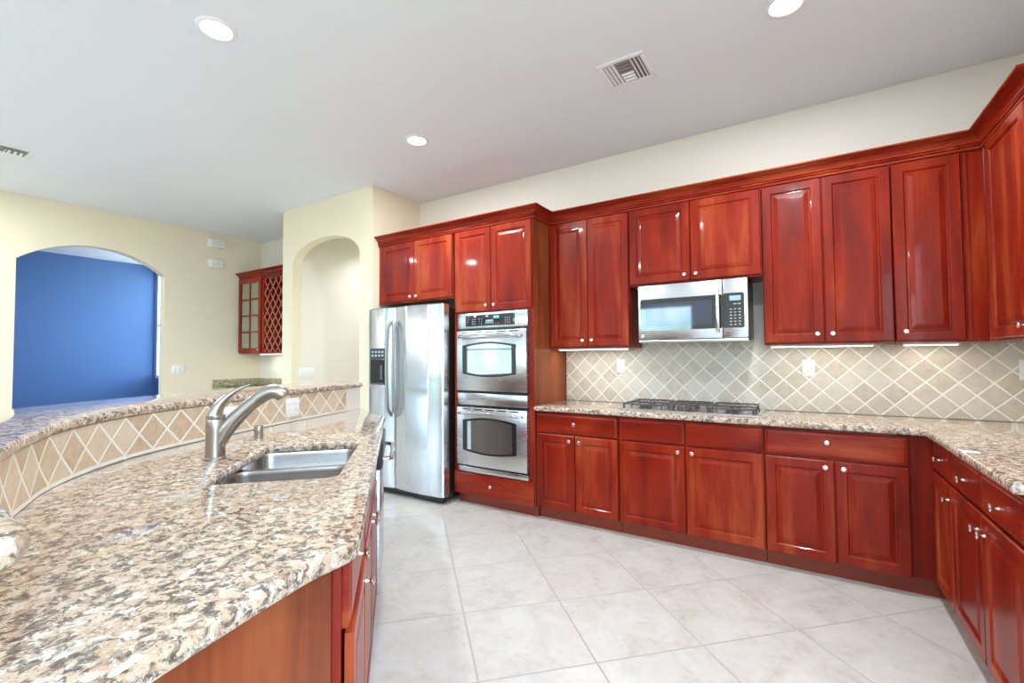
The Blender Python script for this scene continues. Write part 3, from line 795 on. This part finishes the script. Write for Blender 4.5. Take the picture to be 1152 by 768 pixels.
# outlets on the curved bar tiles
def bar_plate(idx, label, kind, n, wd):
    p = cvt[idx]; t = (cvt[idx+1]-cvt[idx-1]).normalized(); nn = Vector((t.y, -t.x))
    outlet('wall_outlet' if kind == 'outlet' else 'light_switch', label, 'outlet' if kind == 'outlet' else 'switch', (p.x+nn.x*.0008, p.y+nn.y*.0008, 1.005), math.atan2(nn.x, -nn.y), wd, .118, kind, n)
def near_idx(x, y): return min(range(len(cvt)), key=lambda q: (cvt[q].x-x)**2+(cvt[q].y-y)**2)
bar_plate(near_idx(-2.73, 1.70), 'white outlet on the curved bar tiles right of the faucet spout', 'outlet', 2, .12)
bar_plate(near_idx(-2.585, 1.26), 'white switch plate on the curved bar tiles between faucet lever and spout', 'rocker', 2, .12)

# door chime boxes
for z_, y_, lb, hw in ((2.952, 3.215, 'white rectangular wall box near the ceiling, upper of the two', .105), (2.662, 3.215, 'white rectangular wall box below its twin on the left wall', .085)):
    root = thing('chime_box', lb, 'wall box', (XL+.0005, y_, z_), PI/2)
    obj('cover', MB().box(-hw, hw, -.055, 0, -.055, .055, .008), m_plate, root)
    mb = MB()
    for k in range(4): mb.box(-hw*.6, hw*.6, -.0562, -.0548, -.03+k*.018, -.026+k*.018)
    obj('grille', mb, plain('grille_grey', (.55, .55, .55), .5), root, False)

# ------------------------------------------------------------------ wet bar in the nook
BX0, BX1 = -7.02, -5.75; bw = BX1-BX0
root = thing('bar_cabinet', 'cherry wall cabinet with glass door and lattice wine rack in the far nook', 'cabinet', (BX0, YUF, 1.385))
bh = 2.475-1.385
mb = MB().box(0, .018, 0, DU, 0, bh).box(bw-.018, bw, 0, DU, 0, bh).box(.018, bw-.018, 0, DU, bh-.02, bh).box(.018, bw-.018, 0, DU, 0, .02).box(.018, bw-.018, DU-.012, DU, .02, bh-.02).box(.60, .655, 0, DU-.012, .02, bh-.02).box(bw-.06, bw-.018, 0, .02, .02, bh-.02)
for z_ in (.36, .70): mb.box(.018, .60, .04, DU-.012, z_, z_+.015)
obj('body', mb, m_wood, root, False)
mb = MB(); x0, x1, z0, z1 = .01, .60, .012, bh-.012; t = .062; yy0, yy1 = -.02, 0
mb.box(x0, x0+t, yy0, yy1, z0, z1).box(x1-t, x1, yy0, yy1, z0, z1).box(x0+t, x1-t, yy0, yy1, z0, z0+t).box(x0+t, x1-t, yy0, yy1, z1-t, z1)
mb.box((x0+x1)/2-.010, (x0+x1)/2+.010, -.017, -.004, z0+t, z1-t)
for k in (1, 2, 3): zz = z0+t+(z1-z0-2*t)*k/4; mb.box(x0+t, x1-t, -.0165, -.004, zz-.010, zz+.010)
d = obj('door', mb, m_wood, root, False)
obj('glass', MB().box(x0+t, x1-t, -.0035, -.001, z0+t, z1-t), m_glass, d, False)
knob(d, x1-.03, .05)
mb = MB(); lx0, lx1, lz0, lz1 = .655, bw-.06, .02, bh-.02; st_ = .135
def clipbar(x, z, sl):
    # diagonal lattice bar through (x,z) clipped to the opening
    pts = []
    for xx in (lx0, lx1):
        zz = z+(xx-x)*sl
        if lz0 <= zz <= lz1: pts.append((xx, zz))
    for zz in (lz0, lz1):
        xx = x+(zz-z)/sl
        if lx0 < xx < lx1: pts.append((xx, zz))
    if len(pts) >= 2:
        p, q = pts[0], pts[1]; L_ = math.hypot(q[0]-p[0], q[1]-p[1])
        if L_ > .02:
            nx, nz_ = -(q[1]-p[1])/L_*.007, (q[0]-p[0])/L_*.007
            yb0 = .004 if sl > 0 else .0045
            mb.wprism([(p[0]+nx, p[1]+nz_), (q[0]+nx, q[1]+nz_), (q[0]-nx, q[1]-nz_), (p[0]-nx, p[1]-nz_)], yb0, yb0+.012)
k = lz0-1.2
while k < lz1+1.2:
    clipbar(lx0, k, 1.25); clipbar(lx0, k, -1.25); k += st_*1.25
obj('lattice', mb, wood('lattice_wood', (.36, .10, .07), (.46, .16, .11), (.55, .22, .15)), root, False)
cp2 = [(-7.02, YUF), (BX1, YUF), (BX1, YB-.004)]
obj('crown', sweep(cp2, [(o_+.001, z-1.385+.012) for o_, z in CROWN]).bm and sweep([(p[0]-BX0, p[1]-YUF) for p in cp2], [(o_+.001, z-1.385+.012) for o_, z in CROWN]), m_woodh, root)
r2 = base_cabinet('cherry base cabinet under the small wet bar counter in the far nook', (-7.045, 3.25, 0), 0, 1.66, .62, dd(.83)+[('door', .836+f_, 1.24+f_-.002, ZD0, ZD1, (.88+f_, .65)) for f_ in (0, .41)]+[('drawer', .006, .824, ZR0, ZR1, (.41, .78)), ('drawer', .836, 1.65, ZR0, ZR1, (1.24, .78))])
root = thing('wet_bar_counter', 'small green-grey granite counter with low backsplash in the far nook', 'countertop', (-7.045, 3.2, .876))
obj('counter', MB().box(0, 1.68, 0, YB-3.2-.004, 0, .038, .006), m_gran2, root)
obj('backsplash', MB().box(.001, .022, .0, YB-3.2-.004, .0385, .140, .003).box(.022, 1.68, YB-3.2-.026, YB-3.2-.004, .0385, .140, .003), m_gran2, root)

# ------------------------------------------------------------------ under-cabinet lights
def strip(label, loc, length, watts, rot=0):
    root = thing('under_cabinet_light', label, 'light', loc, rot)
    obj('housing', MB().box(-length/2, length/2, -.03, .03, -.012, 0, .002), m_plate, root)
    obj('lens', MB().box(-length/2+.01, length/2-.01, -.024, .024, -.016, -.012), m_strip, root, False)
    o = area_lamp('strip_lamp', (0, 0, -.018), (0, 0, 0), length-.03, .04, watts, (1.0, .95, .84), root)
strip('thin glowing light strip under the wall cabinet beside the oven tower', (-1.50, 3.64, ZU+.0015), .62, UNDER_WATTS*1.1)
strip('thin light strip under the two-door wall cabinet right of the microwave', (.10, 3.70, ZU+.0015), .58, UNDER_WATTS*.6)
strip('thin light strip under the wall cabinet in the back right corner', (.66, 3.72, ZU+.0015), .26, UNDER_WATTS*.35)
strip('thin light strip under the wall cabinet on the right wall', (1.03, 3.20, ZU+.0015), .5, UNDER_WATTS, PI/2)
strip('small light strip under the wine rack cabinet in the far nook', (-6.3, 3.70, 1.3845), .8, UNDER_WATTS*1.4)

# ------------------------------------------------------------------ ceiling fixtures
def can(label, x, y, group=None, pw=1.0, spread=PI):
    root = thing('recessed_light', label, 'light', (x, y, H), 0, group)
    mb = MB(); mb.lathe([(.098, 0), (.098, -.006), (.090, -.010), (.076, -.010), (.070, -.004), (.070, 0)], 36, cap0=False, cap1=False); obj('trim_ring', mb, m_trimw, root)
    obj('lens', MB().lathe([(.0695, -.001), (.0695, -.004), (.05, -.007), (.001, -.008)], 36), m_lamp, root)
    l = bpy.data.lights.new('can_lamp', 'AREA'); l.shape = 'DISK'; l.size = .13; l.energy = CAN_WATTS*pw; l.color = (.90, .95, 1.0); l.spread = spread
    o = bpy.data.objects.new('can_lamp', l); C.objects.link(o); o.parent = root; o.location = (0, 0, -.012)
can('recessed ceiling light at the upper left, nearest the raised bar', -2.63, 1.19)
can('recessed ceiling light near the oven tower, in the middle of the ceiling', -2.63, 2.71)
can('recessed ceiling light at the top edge above the right wall cabinets', -.03, 2.66)
can('unseen recessed ceiling light on the right, added for more overhead light', -.03, 1.19)  # out of view, continues the ceiling grid; added for overhead light on the floor
can('unseen recessed ceiling light added before the wide arch to brighten the left wall', -5.2, -.3, None, 1.6)  # stronger can added out of view as extra light for the left wall
can('unseen recessed ceiling light added close to the left wall to brighten it', -6.0, .45, None, 1.0)  # second added can, outside the view, lifts the left wall
can('unseen recessed ceiling light added to brighten the blue room beyond the wide arch', -8.1, 2.0, None, .6)  # hidden can added to lighten the blue walls, no fixture visible there
can('recessed ceiling light in the hall behind the arch', -4.55, 4.35, None, .48, 2.0)
def vent(label, x, y, s_, pattern):
    root = thing('ceiling_vent', label, 'vent', (x, y, H), 0)
    mb = MB(); o_ = s_/2; i_ = o_-.028
    for (a0, a1, b0, b1) in ((-o_, o_, -o_, -i_), (-o_, o_, i_, o_), (-o_, -i_, -i_, i_), (i_, o_, -i_, i_)): mb.box(a0, a1, b0, b1, -.008, 0, .002)
    obj('frame', mb, m_trimw, root)
    obj('duct', MB().box(-i_, i_, -i_, i_, -.0015, -.0002), plain('duct_grey', (.22, .19, .18), .6), root, False)
    mb = MB()
    def louver(p, q, dirv):
        p, q, dv = Vector(p), Vector(q), Vector(dirv)
        mb.loft([[p+Vector((0, 0, -.009)), p+dv*.012+Vector((0, 0, -.002)), p+dv*.013+Vector((0, 0, -.0022)), p+Vector((0, 0, -.0105))], [q+Vector((0, 0, -.009)), q+dv*.012+Vector((0, 0, -.002)), q+dv*.013+Vector((0, 0, -.0022)), q+Vector((0, 0, -.0105))]])
    h = i_/3
    for k in range(3):
        xx = -i_+.006+k*h*.62; louver((xx, -i_, 0), (xx, i_, 0), (1, 0, 0))
        xx = i_-.006-k*h*.62; louver((xx, -i_, 0), (xx, i_, 0), (-1, 0, 0))
    for k in range(7):
        yy = -i_+.008+k*(2*i_-.02)/6.2; louver((-h, yy, 0), (h, yy, 0), (0, 1 if k < 4 else -1, 0))
    obj('louvers', mb, m_trimw, root, False)
vent('square white ceiling vent with louvers above the microwave', -.885, 2.755, .285, 0)
vent('white ceiling vent at the left frame edge', -5.66, .93, .30, 0)
